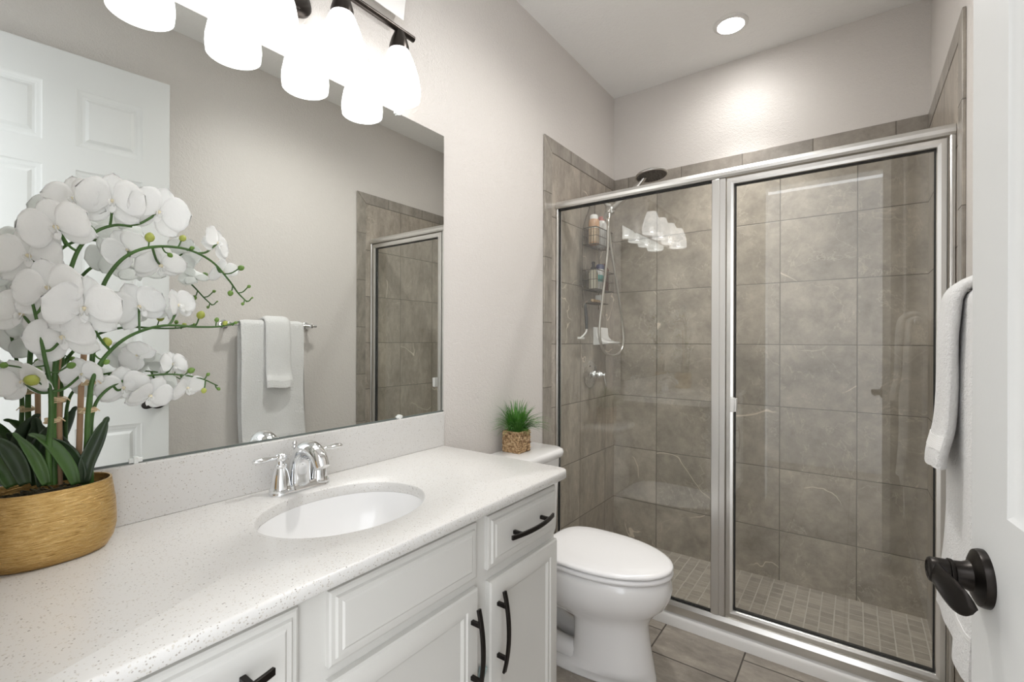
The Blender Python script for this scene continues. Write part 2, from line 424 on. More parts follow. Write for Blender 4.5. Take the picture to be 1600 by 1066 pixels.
# lever handle, one on each face
def knob(side):
    kx, kz = DL-.042, .954
    bm = B(); ax = (0, side, 0); y0 = 0 if side > 0 else -TH
    add_lathe(bm, [(.0335, 0), (.0335, .004), (.032, .008), (.026, .011), (.018, .014), (.0155, .02), (.0150, .028), (.0165, .030), (.0165, .033), (.014, .034)], (kx, y0, kz), ax, 40)
    bm.transform(dm)
    rose = obj('handle_rose', bm, M_bronze, door)
    bm = B(); s = side
    # hub with bevelled end, then a wide paddle running back along the door
    add_lathe(bm, [(.0145, .032), (.0150, .034), (.0150, .050), (.0135, .052), (.011, .053), (.010, .0515), (.004, .051)], (kx, y0, kz), ax, 32)
    pts = spline([(kx+.006, y0+s*.044, kz+.000), (kx-.014, y0+s*.045, kz-.003), (kx-.034, y0+s*.042, kz-.007), (kx-.052, y0+s*.036, kz-.010), (kx-.064, y0+s*.028, kz-.012)], 5)
    n = len(pts); rings = []
    for i, p in enumerate(pts):
        k = i/(n-1); hw = lerp(.0125, .0195, min(1, k*1.5)) * math.sqrt(max(.01, 1-max(0, (k-.5)/.5)**2)); th = lerp(.008, .0035, k)
        rings.append([p + Vector((0, s*math.cos(a)*th, math.sin(a)*hw)) for a in [2*PI*q/16 for q in range(16)]])
    loft(bm, rings)
    bm.transform(dm)
    obj('door_lever', bm, M_bronze, rose)
knob(1); knob(-1)

# ------------------------------------------------------------------ vanity
ZT = .852; VE = -1.565; CX = .505; FX = .507
van = empty('bathroom_vanity', (CX/2, (YF+VE)/2, 0))
tag(van, 'long white painted vanity cabinet with black bow pulls under the quartz countertop', 'cabinet')
bm = B()
add_box(bm, (.002, YF+.003, .10), (.02, VE, ZT-.026))              # back
add_box(bm, (.02, VE-.018, .10), (CX-.0201, VE, ZT-.026))                # right end
add_box(bm, (.02, YF+.003, .10), (CX-.0201, YF+.02, ZT-.026))            # left end
add_box(bm, (.02, YF+.02, .10), (CX-.0201, VE-.018, .118))               # bottom
add_box(bm, (CX-.02, YF+.003, .10), (CX, VE, ZT-.026))             # face frame
add_box(bm, (.06, YF+.003, .0), (CX-.07, VE-.002, .10))
obj('cabinet_body', bm, M_cab, van, smooth=False)
def front(name, y0, y1, z0, z1, steps, x=FX-.002):
    bm = B(); rings = []
    for ins, h in steps:
        rings.append([(x+h, y0+ins, z0+ins), (x+h, y1-ins, z0+ins), (x+h, y1-ins, z1-ins), (x+h, y0+ins, z1-ins)])
    loft(bm, rings)
    return obj(name, bm, M_cab, van, ang=25)
DRW = [(0, 0), (0, .010), (.004, .012), (.011, .012), (.014, .0165), (.022, .0165), (.026, .019), (.03, .019)]
DOR = [(0, 0), (0, .013), (.004, .017), (.012, .019), (.040, .019), (.043, .0155), (.050, .0155), (.056, .010), (.062, .009)]
def pull(parent, y, z, vertical, L=.2):
    bm = B(); x0 = FX+.017
    def P(s, h): return (x0+h, y, z+s) if vertical else (x0+h, y+s, z)
    pts = [P(s*L/2, .020+.014*(1-(s)**2)) for s in [i/12-1 for i in range(25)]]
    add_bar(bm, pts, .0115, .0065, up=(1, 0, 0))
    for s in (-.064, .064):
        h = .020+.014*(1-(s/(L/2))**2)
        add_bar(bm, [P(s, -.001), P(s, h)], .0095, .0095, up=(0, 1, 0))
    obj('pull_handle', bm, M_bronze, parent, bevel=.0012)
D = front('drawer', -1.893, -1.573, .675, .806, DRW); pull(D, -1.731, .740, False)
D = front('cabinet_door', -1.889, -1.570, .12, .646, DOR); pull(D, -1.862, .520, True)
front('false_drawer_front', -2.322, -1.934, .675, .806, DRW)
D = front('cabinet_door', -2.322, -1.934, .12, .652, DOR); pull(D, -1.960, .520, True)
D = front('drawer', -2.735, -2.377, .675, .806, DRW); pull(D, -2.530, .745, False)
D = front('cabinet_door', -2.735, -2.377, .12, .652, DOR); pull(D, -2.405, .520, True)
bm = B()
for sg in (1, -1):
    loft(bm, [[(FX+.004, -1.917, .452), (FX+.004, -1.900-.008*sg, .440), (FX+.004, -1.905, .410), (FX+.004, -1.925, .424)],
              [(FX+.008, -1.914, .448), (FX+.011, -1.902-.006*sg, .440), (FX+.008, -1.906, .414), (FX+.009, -1.922, .424)]])
tag(obj('adhesive_tab', bm, simple('blue_grey_tape', (.33, .43, .43), .5)), 'tiny crumpled blue-grey tape tab stuck between two vanity doors', 'tape')

# countertop with an oval hole
SX, SY, SA, SB = .284, -2.128, .156, .195
bm = B()
NN = 64
def rect_pt(a, x0, x1, y0, y1, r=.012):
    # ray from the sink centre to the counter outline
    dx, dy = math.cos(a), math.sin(a); tt = 1e9
    if dx > 1e-9: tt = min(tt, (x1-SX)/dx)
    if dx < -1e-9: tt = min(tt, (x0-SX)/dx)
    if dy > 1e-9: tt = min(tt, (y1-SY)/dy)
    if dy < -1e-9: tt = min(tt, (y0-SY)/dy)
    return (SX+dx*tt, SY+dy*tt)
X0, X1, Y0, Y1 = .002, .545, YF+.002, -1.538
angs = sorted([2*PI*i/NN for i in range(NN)] + [math.atan2(y-SY, x-SX) % (2*PI) for x in (X0, X1) for y in (Y0, Y1)])
def roundc(p):
    # soften the free front right corner
    x, y = p; cx, cy, r = X1-.03, Y1-.03, .03
    if x > cx and y > cy:
        d = Vector((x-cx, y-cy)); 
        if d.length > r: d = d.normalized()*r
        return (cx+d.x, cy+d.y)
    return p
extra = []
for k in range(1, 8):
    a = k/8*PI/2; extra.append(math.atan2(Y1-.03+.03*math.sin(a)-SY, X1-.03+.03*math.cos(a)-SX) % (2*PI))
angs = sorted(angs+extra)
def oring(ins, z):
    out = []
    for a in angs:
        x, y = roundc(rect_pt(a, X0, X1, Y0, Y1))
        if x > X1-.0301: x -= ins
        elif ins and x > X1-.031: x -= ins
        if y > Y1-.0301: y -= ins
        out.append((x, y, z))
    return out
def iring(g, z): return [(SX+(SA+g)*SB*math.cos(a)/1.0/math.sqrt((SB*math.cos(a))**2+(SA*math.sin(a))**2)*1.0, SY+(SB+g)*SA*math.sin(a)/math.sqrt((SB*math.cos(a))**2+(SA*math.sin(a))**2), z) for a in angs]
CT = .026
rings = [iring(0, ZT-CT), iring(0, ZT-.003), iring(.003, ZT), oring(.004, ZT), oring(.0012, ZT-.0012), oring(0, ZT-.004), oring(0, ZT-CT+.003), oring(.003, ZT-CT), iring(0, ZT-CT)]
loft(bm, rings, cap0=False, cap1=False)
bmesh.ops.remove_doubles(bm, verts=bm.verts, dist=1e-6)
tag(obj('countertop', bm, M_quartz, ang=50), 'white speckled quartz countertop with oval sink cutout on the vanity', 'countertop')
tag(obj('backsplash', box((.002, YF+.002, ZT+.0002), (.022, -1.538, .974)), M_quartz, bevel=.0015), 'speckled quartz backsplash strip along the wall below the mirror', 'backsplash')
# undermount basin
bm = B(); rings = []
prof = [(1.0, -CT-.0005), (.985, -.045), (.95, -.075), (.88, -.11), (.74, -.138), (.5, -.152), (.2, -.157), (.09, -.158)]
def sring(k, z, g=0): return [(SX+(SA*k+g)*math.cos(2*PI*i/56), SY+(SB*k+g)*math.sin(2*PI*i/56), ZT+z) for i in range(56)]
rings = [sring(1.0, -CT-.0005, .015)] + [sring(k, z) for k, z in prof]
rings2 = [sring(k, z-.008, .008) for k, z in reversed(prof)]
loft(bm, rings + rings2 + [sring(1.0, -CT-.008, .015)], cap0=False, cap1=False)
sink = tag(obj('sink_basin', bm, M_sinkp), 'oval white undermount basin set in the quartz countertop', 'sink')
bm = B(); add_lathe(bm, [(.012, -.012), (.026, -.006), (.030, -.003), (.027, .0), (.02, -.002), (.004, -.003)], (SX-.02, SY, ZT-.150), n=32)
obj('drain', bm, M_chrome, sink)

# faucet
FXc, FY = .078, -2.125
fau = empty('faucet', (FXc, FY, ZT)); tag(fau, 'chrome two-handle faucet with curved spout behind the oval sink', 'faucet')
bm = B(); rings = []
def stad(hl, r, z, n=10):
    out = []
    for k in range(n+1): a = -PI/2+PI*k/n; out.append((FXc+r*math.sin(a)*1.0, FY+hl+r*math.cos(a), z))
    for k in range(n+1): a = PI/2+PI*k/n; out.append((FXc+r*math.sin(a), FY-hl+r*math.cos(a), z))
    return out
loft(bm, [stad(.052, .027, ZT+.0002), stad(.052, .0275, ZT+.004), stad(.052, .025, ZT+.008), stad(.050, .021, ZT+.012), stad(.05, .018, ZT+.016), stad(.05, .016, ZT+.020)])
obj('faucet_base', bm, M_chrome, fau)
for s in (-1, 1):
    y = FY+s*.051
    bm = B()
    add_lathe(bm, [(.026, .006), (.027, .012), (.0235, .016), (.0225, .022), (.0200, .040), (.0165, .056), (.0125, .064), (.0145, .067), (.0145, .071), (.0095, .075), (.009, .080), (.0125, .085), (.0140, .091), (.0125, .097), (.007, .101), (.001, .102)], (FXc, y, ZT), n=32)
    h = obj('handle_post', bm, M_chrome, fau)
    bm = B()
    d = Vector((-.18 if s > 0 else .10, s, .20 if s > 0 else .10)).normalized() if False else Vector((.03, s*1.0, .02)).normalized()
    p0 = Vector((FXc, y, ZT+.091))
    pts = [p0+d*q for q in (.004, .014, .026, .042, .056, .064, .070)]
    add_tube(bm, pts, [.0065, .0065, .0080, .0108, .0110, .0095, .004], 16, sx=.66)
    obj('lever', bm, M_chrome, h)
bm = B()
sp = spline([(FXc-.004, FY, ZT+.016), (FXc-.004, FY, ZT+.050), (FXc+.004, FY, ZT+.080), (FXc+.026, FY, ZT+.103), (FXc+.058, FY, ZT+.107), (FXc+.086, FY, ZT+.092), (FXc+.100, FY, ZT+.070)], 6)
n = len(sp)
add_tube(bm, sp, [lerp(.028, .0185, i/(n-1)) for i in range(n)], 24, sy=1.0, up=(0, 1, 0))
obj('spout', bm, M_chrome, fau)
bm = B(); add_lathe(bm, [(.0028, 0), (.0028, .088), (.006, .092), (.0045, .097), (.0065, .101), (.0045, .107), (.001, .109)], (FXc-.0285, FY, ZT+.012), n=16)
obj('lift_rod', bm, M_chrome, fau)

# mirror
MY1 = -1.530
mir = tag(obj('wall_mirror', box((.001, YF+.004, .9765), (.0065, MY1, 1.994)), [M_mirror, M_dkmir], smooth=False), 'large frameless rectangular wall mirror above the vanity backsplash', 'mirror')
for p in mir.data.polygons:
    p.material_index = 0 if p.normal.x > .9 else 1
mir.data.update()
obj('bottom_channel', box((.0066, YF+.004, .9742), (.0085, MY1, .9790)), M_dkmir, mir, smooth=False)
for y, z, s in ((-2.452, .980, 1), (-1.738, .980, 1), (-1.75, 1.992, -1)):
    bm = box((.0066, y-.012, z-.004), (.0105, y+.012, z+.005)); 
    add_box(bm, (.0066, y-.004, z-.007), (.0125, y+.004, z+.008))
    obj('mirror_clip', bm, simple('clear_plastic_clip', (.75, .76, .74), .15), mir, bevel=.001)

# vanity light bar
lx, lz = .098, 2.197
fix = empty('vanity_light', (0, -2.12, 2.16)); tag(fix, 'bronze four-light bar with white glass bell shades above the mirror', 'wall light')
bm = B(); add_tube(bm, [(lx, -2.475, lz), (lx, -1.762, lz)], .0095, 16); obj('light_bar', bm, M_fixbronze, fix, ang=30)
bm = B(); add_lathe(bm, [(.062, .0015), (.062, .010), (.055, .018), (.040, .022), (.014, .024), (.011, .03), (.010, .10)], (0, -2.12, 2.165), (1, 0, .32), 40)
obj('wall_canopy', bm, M_fixbronze, fix)
for i, y in enumerate((-1.82, -2.02, -2.22, -2.42)):
    bm = B(); add_lathe(bm, [(.008, .030), (.014, .028), (.024, .004), (.030, -.018), (.031, -.032), (.028, -.033)], (lx, y, 2.163), n=28)
    cap = obj('socket_cap', bm, M_fixbronze, fix)
    bm = B()
    outer = [(.027, 2.140), (.036, 2.120), (.049, 2.088), (.059, 2.055), (.0645, 2.025), (.0655, 2.005), (.0635, 1.984)]
    inner = [(r-.004, z) for r, z in reversed(outer)]
    add_lathe(bm, [(r, z) for r, z in outer] + [(.0615, 1.9825)] + inner, (lx, y, 0), n=40, caps=False)
    sh = obj('glass_shade', bm, M_shade, fix)
    bm = B(); add_lathe(bm, [(.001, 2.036), (.014, 2.038), (.024, 2.047), (.028, 2.060), (.025, 2.075), (.016, 2.095), (.013, 2.13)], (lx, y, 0), n=24)
    obj('bulb', bm, M_bulb, sh)
    ld = bpy.data.lights.new('bulb_light', 'POINT'); ld.energy = VAN_W; ld.shadow_soft_size = .020; ld.color = (1, .975, .94)
    lo = bpy.data.objects.new('bulb_light', ld); COL.objects.link(lo); lo.parent = sh; lo.location = (lx, y+2.12, 2.012-2.16)

# white tapered box on the wall over the light
q = [at(632, 28, x=.06), at(650, -6, x=.06), at(560, -70, x=.06), at(548, -28, x=.06)]
bm = B(); z0, z1 = 2.31, 2.44; y1 = q[0].y + .02
loft(bm, [[(0.001, y1-.02-.22, z0+.03), (0.001, y1+.005, z0+.03), (0.001, y1+.005, z1+.02), (0.001, y1-.02-.22, z1+.02)],
          [(.045, y1-.21, q[0].z), (.045, y1-.008, q[0].z), (.045, y1+.012, z1+.02), (.045, y1-.21, z1+.02)]])
tag(obj('chime_box', bm, M_plast, bevel=.003), 'white box mounted on the wall above the vanity light bar', 'wall box')

# recessed shower light, and an added fill light of the same make
def downlight(x, y, label, watts, cone, core=0):
    cl = empty('recessed_light', (x, y, ZC)); tag(cl, label, 'ceiling light')
    bm = B(); add_lathe(bm, [(.078, 0), (.078, -.004), (.070, -.010), (.060, -.010), (.058, -.004)], (x, y, ZC), n=48, caps=False)
    add_lathe(bm, [(.0785, -.0002), (.058, -.0002)], (x, y, ZC), n=48, caps=False)
    obj('light_trim', bm, M_plast, cl)
    bm = B(); add_lathe(bm, [(.060, -.006), (.045, -.010), (.001, -.011)], (x, y, ZC), n=40, caps=False)
    obj('light_lens', bm, M_lens, cl)
    ld = bpy.data.lights.new('downlight', 'SPOT'); ld.energy = watts; ld.spot_size = math.radians(cone); ld.spot_blend = 1; ld.shadow_soft_size = .06; ld.color = (1, .98, .95)
    lo = bpy.data.objects.new('downlight', ld); COL.objects.link(lo); lo.location = (0, 0, -.03); lo.parent = cl
    if core:      # tighter centre of the beam
        l2 = ld.copy(); l2.energy = core; l2.spot_size = math.radians(82)
        lo = bpy.data.objects.new('downlight_core', l2); COL.objects.link(lo); lo.location = (0, 0, -.03); lo.parent = cl
downlight(.748, -.328, 'round white recessed ceiling light over the shower', CAN_SPOT, 160, 26.0)
downlight(.75, -1.35, 'added round white recessed fill light over the floor before the vanity', CAN_FILL, 155)  # unseen fixture, added only to brighten the room

# ------------------------------------------------------------------ shower enclosure
enc = empty('shower_enclosure', (W/2, GY, .05)); tag(enc, 'framed glass shower enclosure with satin metal header and hinged door', 'shower enclosure')
xa, xb = TK+.0015, W-TK-.0015
HB, HT = 1.906, 1.944
bm = B()
prof = [(GY-.024, HB), (GY-.030, HB+.008), (GY-.031, HB+.020), (GY-.026, HB+.032), (GY-.014, HT), (GY+.020, HT+.001), (GY+.026, HT-.006), (GY+.026, HB)]
loft(bm, [[(xa, y, z) for y, z in prof], [(xb, y, z) for y, z in prof]]); obj('header', bm, M_alu, enc, ang=25)
bm = B()
prof = [(GY-.008, .053), (GY-.010, .068), (GY-.020, .070), (GY-.022, .092), (GY-.012, .108), (GY+.010, .112), (GY+.014, .110), (GY+.022, .085), (GY+.022, .053)]
loft(bm, [[(xa, y, z) for y, z in prof], [(xb, y, z) for y, z in prof]]); obj('bottom_track', bm, M_alu, enc, ang=20)
obj('wall_jamb', box((xa, GY-.022, .112), (xa+.010, GY+.02, HB)), M_alu, enc, bevel=.002)
bm = box((W-.024, GY-.024, .112), (xb, GY+.02, HB)); add_box(bm, (W-.022, GY-.026, .112), (W-.014, GY-.022, HB)); obj('wall_jamb', bm, M_alu, enc, bevel=.002)
bm = box((.757, GY-.020, .112), (.811, GY+.016, HB)); add_box(bm, (.757, GY-.024, .112), (.789, GY-.018, HB)); obj('centre_post', bm, M_alu, enc, bevel=.003)
obj('fixed_glass', box((xa+.010, GY-.003, .108), (.757, GY+.003, HB+.001)), M_glass, enc, smooth=False)
bm = box((xa+.010, GY-.0065, .112), (xa+.0135, GY+.006, HB)); add_box(bm, (.7535, GY-.0065, .112), (.757, GY+.006, HB)); add_box(bm, (xa+.01, GY-.0065, HB-.007), (.757, GY+.006, HB)); add_box(bm, (xa+.01, GY-.0065, .112), (.757, GY+.006, .116))
obj('gasket', bm, M_rubber, enc, smooth=False)
# hinged door
DX0, DX1, DZ0, DZ1 = .815, 1.480, .122, 1.901
dr = empty('shower_door', (DX1, GY, DZ0)); dr.parent = enc; dr.location = (DX1-W/2, 0, DZ0-.05)
bm = B(); w_, rings = .031, []
yf, yb = GY-.024, GY+.006
def fr(i0, i1):
    # one mitred ring of the door frame
    return [(DX0+i0, yf, DZ0+i1), (DX1-i0, yf, DZ0+i1), (DX1-i0, yf, DZ1-i1), (DX0+i0, yf, DZ1-i1)]
def frr(ins, y): return [(DX0+ins, y, DZ0+ins), (DX1-ins, y, DZ0+ins), (DX1-ins, y, DZ1-ins), (DX0+ins, y, DZ1-ins)]
R = [frr(0, yb), frr(0, yf+.004), frr(.003, yf), frr(.016, yf-.0015), frr(.026, yf+.001), frr(.028, yf+.006), frr(.028, yb)]
loft(bm, R + [frr(0, yb)], cap0=False, cap1=False)
obj('door_frame', bm, M_alu, dr, ang=15)
bm = B(); loft(bm, [frr(.028, yb-.001), frr(.028, GY-.013), frr(.032, GY-.013), frr(.032, yb-.001), frr(.028, yb-.001)], cap0=False, cap1=False); obj('gasket', bm, M_rubber, dr, smooth=False)
obj('glass_panel', box((DX0+.031, GY-.010, DZ0+.031), (DX1-.031, GY-.004, DZ1-.031)), M_glass, dr, smooth=False)
bm = box((.835, GY-.052, .955), (.851, GY-.024, 1.012)); add_box(bm, (.851, GY-.050, .957), (.858, GY-.024, 1.010)); obj('door_pull', bm, simple('clear_white_pull', (.72, .72, .70), .15), dr, bevel=.002)

# shower valve
vv = empty('shower_valve', (TK, -.345, 1.048)); tag(vv, 'round chrome shower valve plate with single lever on the tiled wall', 'shower valve')
bm = B(); c = (TK, -.345, 1.048)
add_lathe(bm, [(.078, .0005), (.079, .006), (.070, .012), (.060, .012), (.055, .016), (.034, .020), (.028, .024)], c, (1, 0, 0), 48); obj('valve_plate', bm, M_chrome, vv)
bm = B(); add_lathe(bm, [(.024, .020), (.023, .036), (.016, .044), (.017, .050), (.022, .056), (.020, .066), (.012, .078), (.009, .084), (.011, .092), (.008, .098), (.001, .1)], c, (1, 0, 0), 32)
k = obj('valve_stem', bm, M_chrome, vv)
bm = B(); add_tube(bm, [(TK+.088, -.345, 1.052), (TK+.090, -.338, 1.030), (TK+.092, -.330, 1.008), (TK+.092, -.326, .985), (TK+.092, -.325, .978)], [.006, .006, .0085, .0075, .002], 16, sx=.8); obj('valve_lever', bm, M_chrome, k)

# shower head set
hd = empty('rain_shower', (0, -.36, 2.03)); tag(hd, 'brushed nickel rain shower head on extension arm with looping handset hose', 'shower head')
Dv = Vector((.140, -.36, 1.966))
bm = B(); add_lathe(bm, [(.028, 0), (.027, .006), (.014, .010)], (TK+.0005, -.36, 2.03), (1, 0, 0), 28)
add_tube(bm, spline([(TK, -.36, 2.03), (.06, -.36, 2.035), (.105, -.36, 2.01), Dv], 6), .0105, 16); obj('shower_arm', bm, M_nickel, hd)
bm = B(); add_lathe(bm, [(.004, -.030), (.017, -.028), (.020, -.006), (.020, .012), (.014, .026), (.008, .028)], Dv, (.5, 0, -.86), 24)
add_lathe(bm, [(.012, -.022), (.019, -.018), (.019, .018), (.012, .022)], Dv, (0, 1, 0), 24); obj('diverter', bm, M_nickel, hd)
H1 = Vector((.371, -.36, 2.112))
bm = B(); add_tube(bm, spline([Dv, Dv.lerp(H1, .35), Dv.lerp(H1, .7)+Vector((0, 0, .004)), H1+Vector((-.02, 0, .016)), H1+Vector((0, 0, .014))], 5), [.017]*5+[.016]*5+[.013]*11, 16); obj('extension_arm', bm, M_nickel, hd)
bm = B(); ax = Vector((-.10, .02, 1)).normalized()
add_lathe(bm, [(.006, .030), (.020, .022), (.050, .012), (.078, .006), (.083, 0), (.082, -.006), (.078, -.008)], H1, ax, 48)
rh = obj('rain_head', bm, M_nickel, hd)
bm = B(); add_lathe(bm, [(.077, -.0085), (.001, -.0095)], H1, ax, 40)
u_ = ax.orthogonal().normalized(); w2 = ax.cross(u_)
for rr, nn in ((.018, 8), (.036, 14), (.054, 22), (.068, 28)):
    for q_ in range(nn):
        a_ = 2*PI*q_/nn; pp = H1 + u_*rr*math.cos(a_) + w2*rr*math.sin(a_)
        add_lathe(bm, [(.0026, -.009), (.0018, -.013)], pp, ax, 6)
obj('spray_face', bm, simple('dark_spray_face', (.10, .09, .08), .45), rh)
# handset parked at the wall side
bm = B(); HS = Dv + Vector((-.005, -.03, -.03))
add_tube(bm, [Dv+Vector((0, -.015, -.005)), HS], .010, 12)
add_tube(bm, [HS+Vector((.006, 0, .016)), HS+Vector((-.010, .004, -.004)), HS+Vector((-.022, .010, -.022))], [.013, .0125, .010], 16)
obj('handset', bm, M_nickel, hd)
hx = .145
hp = [at(946, 337, x=hx-.03), at(950, 352, x=hx), at(949, 395, x=hx), at(942, 462, x=hx), at(937, 508, x=hx), at(937.5, 530, x=hx), at(944, 549, x=hx), at(957, 556, x=hx+.005), at(969, 550, x=hx), at(974.5, 533, x=hx), at(973, 508, x=hx), at(967, 465, x=hx), at(960, 420, x=hx), at(954, 380, x=hx), at(951, 350, x=hx+.005), at(952, 334, x=hx)]
bm = B(); sp = spline(hp, 12)
rr = [.0066 + .0006*(i % 2) for i in range(len(sp))]
add_tube(bm, sp, rr, 10); obj('hose', bm, M_hose, hd)

# ceramic soap dish
bm = B()
prof = [(TK, 1.214), (TK, 1.318), (TK+.018, 1.318), (TK+.022, 1.312), (TK+.023, 1.285), (TK+.028, 1.262), (TK+.045, 1.244), (TK+.070, 1.236), (TK+.094, 1.234), (TK+.100, 1.228), (TK+.092, 1.221), (TK+.03, 1.215)]
loft(bm, [[(x, -.305, z) for x, z in prof], [(x, -.145, z) for x, z in prof]])
tag(obj('soap_dish', bm, M_porc, bevel=.004, seg=3), 'white ceramic soap dish fixed to the tiled corner behind the hose', 'soap dish')

# shower caddy
cad = empty('shower_caddy', (.02, -.36, 1.9)); tag(cad, 'dark wire shower caddy with two baskets hanging from shower arm', 'caddy')
bm = B()
add_tube(bm, spline([(.022, -.46, 1.42), (.022, -.465, 1.60), (.022, -.465, 1.78), (.022, -.45, 1.88), (.026, -.40, 1.97), (.040, -.375, 2.04), (.048, -.36, 2.06), (.040, -.345, 2.04), (.026, -.32, 1.97), (.022, -.27, 1.88), (.022, -.255, 1.78), (.022, -.255, 1.60), (.022, -.26, 1.42)], 5), .0028, 8)
add_tube(bm, [(.022, -.465, 1.58), (.022, -.255, 1.58)], .0022, 6)
obj('wire_frame', bm, M_wire, cad)
def basket(y0, y1, x0, x1, zb, zt, nx=5, ny=12):
    bm = B(); r = .0019
    for z, rr in ((zt, .0028), (zb, .0026), ((zt+zb)/2, .0016)):
        add_tube(bm, [(x0, y0, z), (x1, y0, z), (x1, y1, z), (x0, y1, z), (x0, y0, z)], rr, 6)
    for i in range(ny+1):
        y = lerp(y0, y1, i/ny); add_tube(bm, [(x1, y, zt), (x1, y, zb), (x0, y, zb), (x0, y, zt)], r*.8, 5)
    for i in range(1, nx):
        x = lerp(x0, x1, i/nx); add_tube(bm, [(x, y0, zt), (x, y0, zb)], r*.8, 5); add_tube(bm, [(x, y1, zt), (x, y1, zb)], r*.8, 5)
    obj('wire_basket', bm, M_wire, cad)
basket(-.46, -.25, .024, .104, 1.768, 1.860); basket(-.47, -.245, .024, .110, 1.520, 1.626)
bm = B(); zt = 1.447
add_tube(bm, [(.024, -.44, zt), (.10, -.44, zt), (.10, -.30, zt), (.024, -.30, zt), (.024, -.44, zt)], .0025, 6)
for i in range(9): add_tube(bm, [(.024, -.44+i*.0175, zt), (.10, -.44+i*.0175, zt)], .0015, 5)
for y in (-.30, -.44): add_tube(bm, [(.024, y, zt), (.023, y+(.03 if y > -.4 else -.02), 1.50)], .0022, 6)
add_tube(bm, [(.024, -.46, 1.55), (.024, -.50, 1.545), (.05, -.505, 1.53), (.06, -.505, 1.44)], .0018, 6)
obj('soap_tray', bm, M_wire, cad)
def bottle(name, x, y, z, prof, mats, label, cat='bottle', tilt=(0, 0), sq=1.0, grp='bottles in the shower caddy'):
    """prof = list of (segment name, material, [(r,h)])"""
    root = empty(name, (x, y, z)); tag(root, label, cat, grp)
    M = Matrix.Translation((x, y, z)) @ Euler((tilt[0], tilt[1], 0)).to_matrix().to_4x4() @ Matrix.Diagonal((1, sq, 1, 1))
    for nm, m, pr in prof:
        bm = B(); add_lathe(bm, pr, (0, 0, 0), n=24); bm.transform(M); obj(nm, bm, m, root)
peach = simple('peach_plastic', (.55, .33, .20), .35); cream = simple('cream_plastic', (.72, .68, .56), .35)
tan = simple('tan_label', (.62, .48, .33), .4); navy = simple('navy_cap', (.02, .03, .10), .35); blackp = simple('black_plastic', (.02, .02, .022), .35)
teal = simple('teal_label', (.10, .42, .38), .4); brown = simple('brown_bottle', (.16, .075, .06), .25); pinkc = simple('pink_cap', (.55, .22, .20), .4)
bottle('lotion_bottle', .066, -.412, 1.7715, [('bottle_body', peach, [(.026, 0), (.029, .004), (.030, .06), (.030, .10), (.030, .128), (.024, .140)]), ('paper_label', cream, [(.0304, .086), (.0306, .088), (.0306, .095), (.0304, .097)]), ('lower_label', tan, [(.0304, .012), (.0307, .014), (.0307, .078), (.0304, .080)]), ('bottle_cap', M_plast, [(.024, .138), (.0235, .142), (.022, .160), (.018, .165)])], None, 'peach lotion bottle with white cap in the top caddy basket')
bottle('shampoo_bottle', .066, -.315, 1.7715, [('bottle_body', M_plast, [(.026, 0), (.029, .004), (.029, .130), (.020, .150)]), ('bottle_cap', pinkc, [(.018, .149), (.018, .172), (.014, .175)])], None, 'white bottle with pink cap in the top caddy basket', sq=1.1)
bottle('pump_bottle', .072, -.430, 1.5235, [('bottle_body', cream, [(.022, 0), (.025, .004), (.025, .085), (.016, .108)]), ('bottle_cap', blackp, [(.017, .106), (.015, .118), (.009, .122), (.008, .138), (.010, .140), (.009, .150)])], None, 'cream bottle with black cap in the lower caddy basket')
bottle('deodorant_stick', .066, -.357, 1.525, [('bottle_body', M_plast, [(.022, 0), (.025, .004), (.025, .115), (.024, .118)]), ('front_label', teal, [(.0252, .045), (.0256, .046), (.0256, .082), (.0252, .083)]), ('bottle_cap', navy, [(.0255, .117), (.0255, .14), (.020, .147)])], None, 'white tube with navy cap and teal label in the lower caddy basket', tilt=(-.18, 0), sq=.9)
bottle('conditioner_bottle', .068, -.285, 1.5235, [('bottle_body', brown, [(.024, 0), (.027, .004), (.027, .12), (.018, .140)]), ('bottle_cap', brown, [(.014, .139), (.014, .158)])], None, 'dark brown bottle at the far end of the lower caddy basket')
bm = B()
for i in range(5):
    add_lathe(bm, [(.002, -.008), (.010, -.006), (.012, 0), (.010, .006), (.002, .008)], (.066, -.425+i*.018, 1.461), (.2, .2, 1), 12)
tag(obj('body_scrubber', bm, simple('tan_beads', (.50, .36, .22), .6)), 'small tan beaded scrubber on the lowest caddy tray', 'scrubber')
bm = B(); pts = [(.035, -.335), (.075, -.335), (.075, -.305), (.035, -.305)]
loft(bm, [[(x, y, 1.4505) for x, y in pts], [(x, y, 1.500) for x, y in pts]]); tag(obj('soap_bar', bm, M_plast, bevel=.006, seg=3), 'white soap bar standing on the lowest caddy tray', 'soap')
# razor
rz = empty('razor', (.062, -.507, 1.43)); tag(rz, 'razor with dark grip hanging upside down beside the caddy', 'razor')
bm = B(); add_tube(bm, [(.062, -.507, 1.44), (.064, -.507, 1.415), (.070, -.508, 1.36), (.072, -.508, 1.302)], [.004, .0085, .0095, .0075], 14); obj('grip', bm, simple('dark_grey_grip', (.045, .045, .045), .5), rz)
bm = B(); add_tube(bm, spline([(.072, -.508, 1.304), (.070, -.512, 1.285), (.060, -.520, 1.268), (.050, -.526, 1.258)], 5), .005, 10)
add_box(bm, (.040, -.552, 1.248), (.056, -.500, 1.259)); obj('razor_head', bm, M_plast, rz, bevel=.002)

